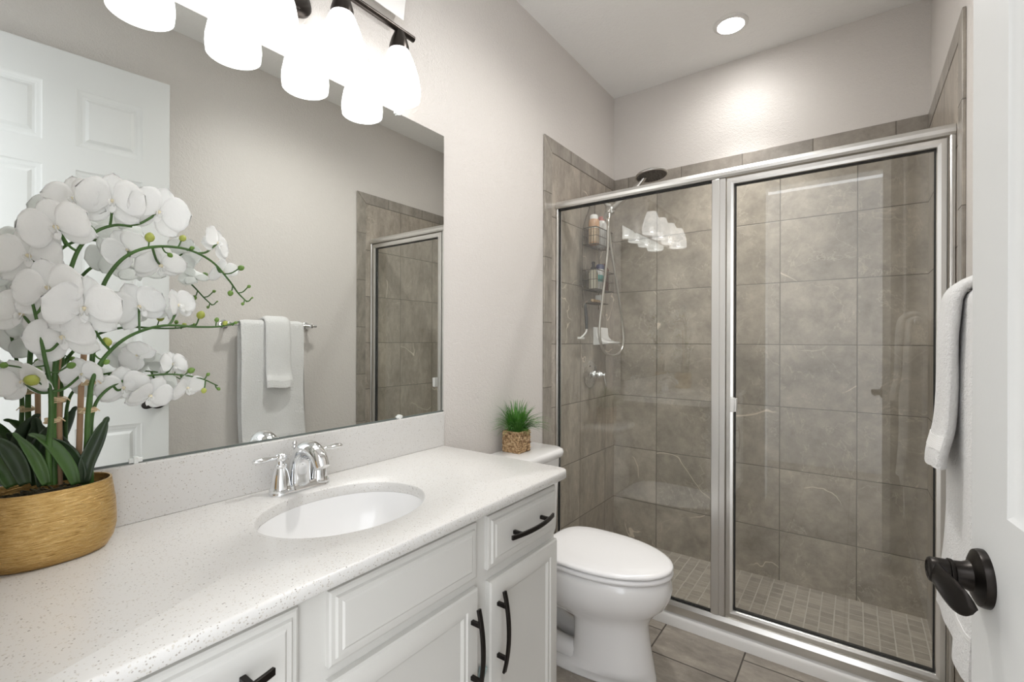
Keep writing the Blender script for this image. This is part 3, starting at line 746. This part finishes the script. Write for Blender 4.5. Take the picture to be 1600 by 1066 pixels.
# ------------------------------------------------------------------ toilet
TY = -1.12
toi = empty('toilet', (.35, TY, 0)); tag(toi, 'white elongated two-piece toilet with closed lid beside the vanity', 'toilet')
def egg(xb, xf, hw, z, hb=None, n=48, k=2.2, yc=TY, px=.42):
    """egg outline: back at xb (half width hb there), widest hw, round tip at xf"""
    xm = lerp(xb, xf, px); out = []
    for i in range(n):
        a = 2*PI*i/n; c, s = math.cos(a), math.sin(a)
        if c >= 0: x = xm + (xf-xm)*abs(c)**(2/2.0); y = hw*math.copysign(abs(s)**(2/2.0), s)
        else: x = xm - (xm-xb)*abs(c)**(2/3.6); y = hw*math.copysign(abs(s)**(2/3.6), s)
        out.append((x, yc+y, z))
    return out
bm = B()
L_ = [(.115, .664, .118, 0), (.115, .668, .120, .006), (.12, .664, .116, .026), (.34, .660, .112, .034), (.36, .655, .110, .06), (.365, .643, .106, .12), (.365, .636, .107, .17), (.36, .634, .110, .205), (.30, .644, .120, .228), (.18, .662, .148, .255), (.17, .694, .168, .285), (.165, .712, .179, .32), (.165, .719, .182, .35), (.165, .716, .181, .375), (.168, .708, .176, .392), (.19, .69, .16, .398)]
loft(bm, [egg(a, b, c_, z) for a, b, c_, z in L_])
obj('bowl', bm, M_porc, toi, ang=80)
bm = B()
for s in (-1, 1):
    add_tube(bm, spline([(.42, TY+s*.04, .20), (.31, TY+s*.055, .225), (.22, TY+s*.06, .20), (.20, TY+s*.06, .11), (.26, TY+s*.06, .06), (.38, TY+s*.06, .05)], 6), .036, 16)
    add_lathe(bm, [(.016, 0), (.016, .014), (.008, .022), (.001, .023)], (.30, TY+s*.118, .0), n=16)
obj('trapway', bm, M_porc, toi)
def egglid(ins, z): return egg(.225+ins, .722-ins, .184-ins, z, px=.42)
bm = B(); loft(bm, [egglid(.008, .3985), egglid(.002, .401), egglid(0, .407), egglid(.002, .414), egglid(.01, .417)]); obj('seat', bm, M_seat, toi, ang=60)
bm = B(); loft(bm, [egglid(.012, .4195), egglid(.003, .4205), egglid(0, .426), egglid(.004, .433), egglid(.016, .437), egglid(.06, .440), egglid(.12, .441)]); obj('lid', bm, M_seat, toi, ang=60)
def tank(hw, xf, z, x0=.022, ch=.045, n=8):
    pts = [(x0, -hw)]
    for k in range(n+1):
        a = -PI/2 + (PI/2)*k/n; pts.append((xf-ch+ch*math.cos(a), -hw+ch+ch*math.sin(a)))
    for k in range(n+1):
        a = (PI/2)*k/n; pts.append((xf-ch+ch*math.cos(a), hw-ch+ch*math.sin(a)))
    pts.append((x0, hw))
    out = []
    for x, y in pts: out.append((x + (.012*(1-(y/hw)**2) if x > xf-.01 else 0), TY+.002+y, z))
    return out
bm = B(); loft(bm, [tank(.135, .175, .40), tank(.140, .18, .42), tank(.148, .19, .70), tank(.149, .19, .730)]); obj('tank', bm, M_porc, toi, ang=50)
bm = B(); loft(bm, [tank(.156, .198, .7305, .016), tank(.160, .203, .735, .014), tank(.162, .206, .752, .013), tank(.159, .202, .763, .015), tank(.152, .194, .767, .02)]); obj('tank_lid', bm, M_porc, toi, ang=50)
bm = B(); add_lathe(bm, [(.012, 0), (.012, .008), (.006, .012)], (.205, TY-.115, .68), (1, 0, 0), 16); add_tube(bm, [(.217, TY-.115, .68), (.223, TY-.10, .678), (.223, TY-.065, .672)], [.005, .006, .007], 10); obj('flush_lever', bm, M_chrome, toi)

# grass in basket
gx, gy, gz, gs = .073, -1.155, .7672, .043
gp = empty('grass_plant', (gx, gy, gz)); tag(gp, 'small bright green artificial grass in square woven basket on toilet tank', 'plant')
bm = B(); rings = []
nst = 11
# braided strands running round the box, each course waving in and out
def sq(t_, r):
    p = [(-1, -1), (1, -1), (1, 1), (-1, 1)]; i = int(t_*4) % 4; f_ = t_*4-int(t_*4); a0, b0 = p[i], p[(i+1) % 4]
    return Vector((lerp(a0[0], b0[0], f_)*r, lerp(a0[1], b0[1], f_)*r, 0))
for k in range(8):
    z = gz + .0055 + k*.0103
    for ph in (0, 1):
        pts = []
        for i in range(97):
            t_ = (i % 96)/96; w3 = math.sin(2*PI*16*t_ + PI*ph + (k % 2)*PI/2)
            p = sq(t_, gs-.003+.0022*w3); pts.append(Vector((gx, gy, z+.0026*math.cos(2*PI*16*t_+PI*ph+(k % 2)*PI/2))) + p)
        add_tube(bm, pts, .0040, 6, caps=False)
add_box(bm, (gx-gs+.006, gy-gs+.006, gz+.001), (gx+gs-.006, gy+gs-.006, gz+.075))
add_tube(bm, [Vector((gx, gy, gz+.0865)) + sq((i % 96)/96, gs-.002) for i in range(97)], .0036, 6, caps=False)
obj('woven_basket', bm, M_wick, gp)
bm = B()
for i in range(420):
    a = random.uniform(0, 2*PI); r0 = .030*math.sqrt(random.random()); lean = random.uniform(.05, 1.0)**1.2; L = random.uniform(.10, .185)
    x, y = gx+r0*math.cos(a), gy+r0*math.sin(a); a2 = a+random.uniform(-.5, .5)
    reach = L*(.15+.75*lean); hgt = L*(.85-.42*lean); droop = lean*lean*.045
    dx, dy = math.cos(a2), math.sin(a2); wv = random.uniform(.0013, .0024)
    if dx < 0: reach = min(reach, (x-.012)/max(.05, -dx))
    prev = None
    for s in range(7):
        t_ = s/6; h_ = hgt*(1.6*t_-.6*t_*t_)-droop*t_**3
        c = Vector((x+dx*reach*t_**1.3, y+dy*reach*t_**1.3, gz+.072+h_)); wd = wv*(1-t_**2.2)+.0002
        q = (bm.verts.new(c+Vector((-dy, dx, 0))*wd), bm.verts.new(c+Vector((0, 0, -wd*.5))), bm.verts.new(c-Vector((-dy, dx, 0))*wd))
        if prev:
            bm.faces.new((prev[0], prev[1], q[1], q[0])); bm.faces.new((prev[1], prev[2], q[2], q[1]))
        prev = q
tag(obj('grass_blades', bm, M_grass, gp, ang=80), kind='stuff')

# ------------------------------------------------------------------ towel bar and towels
BX, BZ = 1.447, 1.322
tb = empty('towel_bar', (W, -1.42, BZ)); tag(tb, 'chrome towel bar on the right wall behind the open door', 'towel bar')
bm = B(); add_tube(bm, [(BX, -1.685, BZ), (BX, -1.165, BZ)], .008, 16)
obj('bar', bm, M_chrome, tb)
for y in (-1.665, -1.20):
    bm = B(); add_lathe(bm, [(.024, .0005), (.024, .006), (.016, .012), (.010, .02), (.010, .048), (.013, .052), (.013, .070), (.009, .073)], (W, y, BZ), (-1, 0, 0), 24); obj('bracket', bm, M_chrome, tb)
def hem_band(o, rings, npath, band):
    # flat woven strip across the front layer, a hair proud of the terry
    for zb, zt_ in band:
        idx = [i for i in range(npath//2) if zb <= rings[5][i].z <= zt_]
        if len(idx) < 2: continue
        bm = B(); R2 = []
        for rg in rings:
            # outward side of the front layer is the one nearer the room (-x)
            f_ = [rg[i] if rg[i].x < rg[2*npath-1-i].x else rg[2*npath-1-i] for i in idx]
            R2.append([p+Vector((-.0009, 0, 0)) for p in f_] + [p+Vector((.002, 0, 0)) for p in reversed(f_)])
        loft(bm, R2); obj('woven_border', bm, M_band, o)
def towel(name, y0, y1, front_pts, back_pts, th, label, band, grp=None, seed=1, wav=.004):
    """front_pts/back_pts: (x, z) centre line from the bar downwards"""
    rnd = random.Random(seed)
    F = spline([(x, 0, z) for x, z in front_pts], 12); Bk = spline([(x, 0, z) for x, z in back_pts], 12)
    rt = th/2+.0095
    top = [Vector((BX-rt*math.cos(PI*k/8), 0, BZ+rt*math.sin(PI*k/8))) for k in range(1, 8)]
    path = list(reversed(F)) + top + Bk
    ny = 26; rings = []
    P_ = [rnd.uniform(0, 6) for _ in range(6)]
    for j in range(ny+1):
        s = j/ny; y = lerp(y0, y1, s); out = []; inn = []
        for i, p in enumerate(path):
            t_ = (path[min(i+1, len(path)-1)] - path[max(i-1, 0)]).normalized(); nrm = Vector((-t_.z, 0, t_.x))
            drop = max(0, BZ-p.z)
            edge = min(s, 1-s)*ny; eth = th/2*math.sqrt(min(1, (edge+.15)/2.2))
            w = wav*min(1, drop*4)*(math.sin(s*9+P_[0]+p.z*3)+.6*math.sin(s*17+P_[1]-p.z*5))
            yy = y + .006*math.sin(p.z*9+P_[2])*drop
            c = Vector((p.x + (w if i < len(F) else -abs(w)*.3), yy, p.z + .006*math.sin(s*5+P_[3])*min(1, drop*3)))
            out.append(c+nrm*eth); inn.append(c-nrm*eth)
        rings.append(out+list(reversed(inn)))
    bm = B(); loft(bm, rings)
    o = obj(name, bm, M_towel, ang=70); tag(o, label, 'towel', grp)
    hem_band(o, rings, len(path), band)
    return o
towel('bath_towel', -1.612, -1.258, [(BX-.019, BZ-.002), (BX-.026, 1.15), (BX-.026, .95), (BX-.028, .78), (BX-.036, .66), (BX-.038, .615)], [(BX+.019, BZ-.002), (BX+.016, 1.1), (BX+.012, .8), (BX-.004, .60), (BX-.006, .515)], .017, 'large white terry bath towel hanging folded over the chrome bar', [(.68, .70)], 'towels on the bar', 3)
def towel_over():
    y0, y1 = -1.492, -1.352; th = .024; rnd = random.Random(5)
    F = spline([(BX-.042, 0, BZ+.004), (BX-.049, 0, 1.24), (BX-.050, 0, 1.14), (BX-.054, 0, 1.06), (BX-.065, 0, 1.00), (BX-.067, 0, .972)], 12)
    Bk = spline([(BX+.036, 0, BZ+.004), (BX+.034, 0, 1.27), (BX+.032, 0, 1.21)], 8)
    top = [Vector((BX-.002-.038*math.cos(PI*k/10), 0, BZ+.004+.036*math.sin(PI*k/10))) for k in range(1, 10)]
    path = list(reversed(F))+top+Bk; ny = 20; rings = []
    for j in range(ny+1):
        s = j/ny; out = []; inn = []
        for i, p in enumerate(path):
            t_ = (path[min(i+1, len(path)-1)] - path[max(i-1, 0)]).normalized(); nrm = Vector((-t_.z, 0, t_.x))
            drop = max(0, BZ-p.z); edge = min(s, 1-s)*ny; eth = th/2*math.sqrt(min(1, (edge+.15)/3))
            flare = 1+drop*.12
            yy = lerp(y0, y1, .5)+(s-.5)*(y1-y0)*flare
            c = Vector((p.x+.002*math.sin(s*7+p.z*6)*min(1, drop*5), yy, p.z+.004*math.sin(s*6+1)*min(1, drop*4)))
            out.append(c+nrm*eth); inn.append(c-nrm*eth)
        rings.append(out+list(reversed(inn)))
    bm = B(); loft(bm, rings)
    o = obj('hand_towel', bm, M_towel, ang=70); tag(o, 'narrow white hand towel draped on top of the bath towel', 'towel', 'towels on the bar')
    hem_band(o, rings, len(path), [(1.010, 1.045)])
towel_over()

# ------------------------------------------------------------------ orchid
PX, PY = .0895, -2.597
orc = empty('potted_orchid', (PX, PY, ZT)); tag(orc, 'large white flowering artificial orchid in gold oval pot on the countertop', 'plant')
ra, rb = .065, .092     # half axes across and along the wall
def po(k, z, n=64):
    return [(PX+ra*k*math.copysign(abs(math.cos(2*PI*i/n))**.9, math.cos(2*PI*i/n)), PY+rb*k*math.copysign(abs(math.sin(2*PI*i/n))**.9, math.sin(2*PI*i/n)), ZT+z) for i in range(n)]
bm = B()
loft(bm, [po(.80, .0004), po(.86, .004), po(.955, .020), po(1.0, .040), po(1.0, .056), po(.985, .084), (po(.95, .108)), po(.925, .124), po(.918, .128), po(.89, .128), po(.885, .124), po(.92, .098), po(.94, .08)], cap1=True)
obj('pot', bm, M_gold, orc, ang=60)
bm = B(); rings = [po(.885, .100), po(.80, .106), po(.55, .111), po(.25, .113)]
loft(bm, rings, cap0=False)
for i in range(90):
    a, r = random.uniform(0, 2*PI), math.sqrt(random.random())*.78
    c = Vector((PX+ra*r*math.cos(a), PY+rb*r*math.sin(a), ZT+.108))
    pts = [c+Vector((random.uniform(-.014, .014), random.uniform(-.014, .014), random.uniform(-.002, .007))) for _ in range(4)]
    add_tube(bm, spline(pts, 3), .0016, 5)
obj('moss', bm, M_soil, orc)
def strap(px, x, wid, mat, curl=.0, bend=0.0):
    """strap leaf along photo pixels, px=[(u,v[,dx])]"""
    pts = spline([at(p[0], p[1], x=x+(p[2] if len(p) > 2 else 0)) for p in px], 8); n = len(pts); bm = B(); prev = None
    view = Vector((1, -.1, .1)).normalized()
    for i, p in enumerate(pts):
        t_ = (pts[min(i+1, n-1)]-pts[max(i-1, 0)]).normalized(); k = i/(n-1)
        side = (view*math.cos(bend)+Vector((0, 0, 1))*math.sin(bend)).cross(t_).normalized(); nn_ = t_.cross(side)
        w = wid*(.38+.62*math.sin(PI*min(1, k*1.15+.08))**.8)*(1 if k < .86 else math.sqrt(max(.02, 1-((k-.86)/.14)**2)))
        row = [bm.verts.new(p+side*w*s + nn_*abs(s)**1.5*w*.45) for s in (-1, -.66, -.33, 0, .33, .66, 1)]
        if prev:
            for a_, b_, c_, d_ in zip(prev, prev[1:], row[1:], row): bm.faces.new((a_, b_, c_, d_))
        prev = row
    obj('leaf', bm, mat, orc, solid=.0012, ang=80)
strap([(118, 757), (108, 732), (86, 702), (62, 684), (44, 679)], .128, .010, M_leaf2, bend=.5)
strap([(124, 756), (122, 735), (108, 708), (90, 692), (74, 686)], .118, .011, M_leaf)
strap([(131, 756), (135, 725), (150, 690), (162, 664), (169, 651)], .120, .012, M_leaf)
strap([(72, 757), (64, 735), (52, 712), (34, 690), (20, 676)], .126, .009, M_leaf2, bend=.3)
strap([(95, 752), (92, 720), (86, 690), (80, 664)], .075, .021, M_leaf)
strap([(60, 757), (58, 735), (62, 700), (78, 672), (92, 660)], .085, .014, M_leaf)
strap([(40, 757), (30, 730), (14, 705), (-6, 690), (-22, 688)], .120, .012, M_leaf)
strap([(66, 760), (66, 740), (58, 715), (46, 700)], .115, .010, M_leaf)
strap([(20, 760), (6, 735), (-20, 715), (-50, 712)], .110, .013, M_leaf2)
# flower stems
def stem(pts, r0, r1, buds=(), peds=()):
    sp_ = spline([at(u, v, x=x) for u, v, x in pts], 7); n = len(sp_)
    bm = B(); add_tube(bm, sp_, [lerp(r0, r1, i/(n-1)) for i in range(n)], 10)
    for (u, v, x) in peds:
        e = at(u, v, x=x)
        k = min(range(n), key=lambda i: (sp_[i]-e).length); k = max(0, k-3); a_ = sp_[k]
        m1 = a_.lerp(e, .45)+Vector((0, 0, -.007)); add_tube(bm, spline([a_, m1, e], 5), [.0022]*10+[.0018], 6)
    ends = []
    for (u, v, x, r, m) in buds:
        e = at(u, v, x=x); k = min(range(n), key=lambda i: (sp_[i]-e).length); a_ = sp_[max(0, k-1)]
        add_tube(bm, spline([a_, a_.lerp(e, .5)+Vector((0, 0, -.004)), e], 4), .0014, 6); ends.append((e, (e-a_).normalized() if (e-a_).length > 1e-4 else Vector((0, 0, 1)), r, m))
    s = obj('stem', bm, M_stem, orc)
    for e, d_, r, m in ends:
        bm = B(); add_lathe(bm, [(r*.15, -r*1.15), (r*.75, -r*.75), (r, -r*.1), (r*.9, r*.4), (r*.5, r*.95), (r*.05, r*1.15)], e+d_*r*.9, d_, 14); obj('bud', bm, m, s)
    return sp_
# (u, v, x, diameter, yaw, pitch, roll)
BL = [(118, 313, .085, .088, .5, .35, .3), (176, 316, .120, .098, .1, .15, 0), (247, 333, .125, .100, -.2, .1, -.25), (90, 357, .125, .100, .45, .1, .35),
      (46, 402, .10, .095, .3, .2, .2), (339, 381, .10, .075, -.9, .35, -.4), (348, 425, .085, .060, -.7, -.5, .5), (250, 414, .075, .092, -.5, -.6, .2),
      (76, 452, .145, .098, .3, .15, .2), (131, 484, .165, .105, -.05, 0, 0), (98, 528, .150, .095, .2, -.15, .3), (36, 492, .11, .088, .5, 0, -.3),
      (217, 480, .085, .092, -.3, -.1, .5), (278, 478, .095, .070, -.8, .2, .3), (36, 597, .13, .075, .4, -.3, .3), (193, 606, .095, .082, -.1, -.45, .2),
      (234, 618, .090, .080, -.3, -.6, -.3), (292, 606, .085, .068, -.7, -.5, .3), (270, 570, .080, .058, -.6, .3, 0), (200, 392, .065, .080, .1, .1, .6),
      (128, 585, .125, .060, .1, -.3, .2), (215, 556, .055, .06, .2, 0, 1)]
c1 = [b[:3] for b in BL]
S = []
S.append(stem([(84, 757, .11), (83, 700, .112), (83, 640, .115), (88, 560, .118), (98, 480, .118), (108, 430, .118), (124, 388, .118), (150, 362, .118), (180, 352, .118), (206, 354, .118)], .0052, .0022,
     buds=[], peds=[c1[0], c1[1], c1[2], c1[3], c1[4]]))
S.append(stem([(132, 757, .11), (136, 690, .112), (140, 630, .115), (146, 540, .12), (156, 466, .122), (170, 430, .122), (198, 400, .122), (238, 386, .12), (290, 389, .115), (330, 408, .11), (356, 436, .105), (372, 458, .10), (386, 472, .10)], .0048, .0014,
     buds=[(233, 377, .122, .0085, M_bud), (283, 376, .118, .0065, M_bud), (263, 396, .12, .0048, M_budd), (297, 388, .116, .0042, M_budd), (373, 420, .105, .0065, M_budd), (361, 455, .105, .0060, M_budd), (387, 449, .10, .0040, M_budd), (380, 473, .10, .0036, M_budd), (393, 466, .10, .0022, M_budd)], peds=[c1[5], c1[6], c1[7], c1[19]]))
S.append(stem([(137, 757, .105), (136, 700, .115), (138, 640, .128), (146, 590, .13), (168, 553, .13), (205, 524, .13), (255, 509, .125), (310, 511, .12), (345, 510, .12), (373, 503, .12)], .0046, .0016,
     buds=[(143, 547, .135, .0095, M_bud), (169, 540, .132, .0078, M_bud), (311, 497, .122, .0080, M_bud), (338, 503, .12, .0048, M_budd), (349, 507, .12, .0052, M_bud), (162, 568, .13, .005, M_budd), (366, 505, .12, .0035, M_budd)], peds=[c1[12], c1[13], c1[9]]))
S.append(stem([(143, 757, .10), (142, 690, .10), (145, 645, .10), (158, 618, .10), (186, 598, .10), (226, 588, .10), (270, 585, .095), (312, 591, .095), (340, 603, .095)], .0036, .0012,
     buds=[(294, 581, .10, .0065, M_budd), (323, 587, .096, .0038, M_budd), (340, 606, .095, .0038, M_budd), (319, 607, .096, .0055, M_bud)], peds=[c1[15], c1[16], c1[17], c1[18]]))
S.append(stem([(77, 757, .118), (76, 700, .127), (80, 650, .135), (78, 600, .14), (70, 560, .14), (62, 520, .14), (50, 470, .135)], .0046, .002,
     buds=[(58, 596, .15, .0095, M_bud), (64, 580, .145, .0055, M_budd), (12, 571, .14, .005, M_budd), (105, 573, .14, .006, M_budd)], peds=[c1[8], c1[10], c1[11], c1[14], c1[20]]))
def petal(bm, M, L, Wd, cup, base=.12, ruf=0.0, mat=0, nu=9, nv=9):
    """round petal from the flower centre out along +y"""
    prev = None
    for i in range(nu+1):
        k = i/nu; w = Wd*(base+(1-base)*math.sin(PI*min(1, .10+.62*k)) )*(math.sqrt(max(0, 1-max(0, (k-.45)/.55)**2.3)) if k > .45 else 1)*(k/.25 if k < .25 else 1)**.6
        w = max(w, .0006)
        row = []
        for j in range(nv+1):
            s = j/nv*2-1
            z = cup*(k*k*.9 - .25*k) + .10*Wd*(s*s)*(1-.4*k)*.8 + .05*Wd*(1-abs(s))**2 + ruf*math.sin(s*7+k*9)*k*abs(s)
            y = L*k + (.04*L*(1-s*s)*k if k > .8 else 0)
            row.append(bm.verts.new(M @ Vector((w*s, y, z))))
        if prev:
            for a_, b_, c_, d_ in zip(prev, prev[1:], row[1:], row):
                f_ = bm.faces.new((a_, b_, c_, d_)); f_.material_index = mat
        prev = row
def bloom(u, v, x, d, yaw, pitch, roll):
    c = at(u, v, x=x); f_ = (CAM-c).normalized()
    f_ = Matrix.Rotation(-yaw, 3, 'Z') @ f_; sd = Vector((0, 0, 1)).cross(f_).normalized(); f_ = Matrix.Rotation(-pitch, 3, sd) @ f_
    sd = Vector((0, 0, 1)).cross(f_).normalized(); up = f_.cross(sd)
    Rm = Matrix((sd, up, f_)).transposed() @ Matrix.Rotation(roll, 3, 'Z')
    Mw = Matrix.Translation(c) @ Rm.to_4x4()
    R_ = d/2; bm = B(); j = lambda s: 1+random.uniform(-s, s)
    for a_ in (0, 125, -125):      # sepals behind
        petal(bm, Mw @ Matrix.Translation((0, 0, -.0025)) @ Matrix.Rotation(math.radians(a_+random.uniform(-6, 6)), 4, 'Z') @ Matrix.Rotation(-.12, 4, 'X'), R_*1.05*j(.06), R_*.41*j(.08), R_*.14, ruf=.0014)
    for a_ in (72, -72):           # broad side petals in front
        petal(bm, Mw @ Matrix.Translation((0, 0, .001)) @ Matrix.Rotation(math.radians(a_+random.uniform(-6, 6)), 4, 'Z') @ Matrix.Rotation(random.uniform(-.1, .25), 4, 'X'), R_*1.04*j(.05), R_*.70*j(.06), R_*.28*random.choice((1, 1, -.4)), ruf=.0015)
    o = obj('bloom', bm, M_petal, orc, solid=.0007, ang=85)
    bm = B(); q = R_*.01*100/100
    ML = Mw @ Matrix.Translation((0, -R_*.05, R_*.10))
    for s in (-1, 1): petal(bm, ML @ Matrix.Rotation(math.radians(95*s), 4, 'Z') @ Matrix.Rotation(.9, 4, 'X'), R_*.26, R_*.14, R_*.12, nu=5, nv=4)
    petal(bm, ML @ Matrix.Rotation(PI, 4, 'Z') @ Matrix.Rotation(.55, 4, 'X'), R_*.42, R_*.13, -R_*.12, nu=6, nv=4)
    obj('lip', bm, M_petal, o, solid=.0008, ang=80)
    bm = B(); add_lathe(bm, [(R_*.02, 0), (R_*.075, R_*.03), (R_*.085, R_*.10), (R_*.05, R_*.18), (.0003, R_*.21)], (0, 0, 0), (0, .25, 1), 12); bm.transform(Mw); obj('flower_column', bm, M_lip, o)
for b_ in BL: bloom(*b_)
for pts in ([(122, 757, .100), (127, 600, .100), (141, 450, .100)], [(93, 757, .095), (92, 620, .095)]):
    bm = B(); add_tube(bm, [at(u, v, x=x) for u, v, x in pts], .0045, 10); obj('support_stake', bm, M_stake, orc)
for (u, v, r) in ((82, 657, .0095), (137, 641, .0125), (139, 598, .010), (90, 625, .0095)):
    c = at(u, v, x=.115); bm = B()
    for k in range(4):
        add_tube(bm, [c+Vector((math.cos(a_)*r*1.1, math.sin(a_)*r, (k-1.5)*.0019+.0012*math.sin(a_+k))) for a_ in [2*PI*i/18 for i in range(19)]], .0011, 5, caps=False)
    for s in (-1, 1): add_tube(bm, spline([c+Vector((.009, 0, 0)), c+Vector((.014, s*.006, .006)), c+Vector((.014, s*.014, -.002))], 4), .0009, 5)
    obj('twine_tie', bm, M_twine, orc)
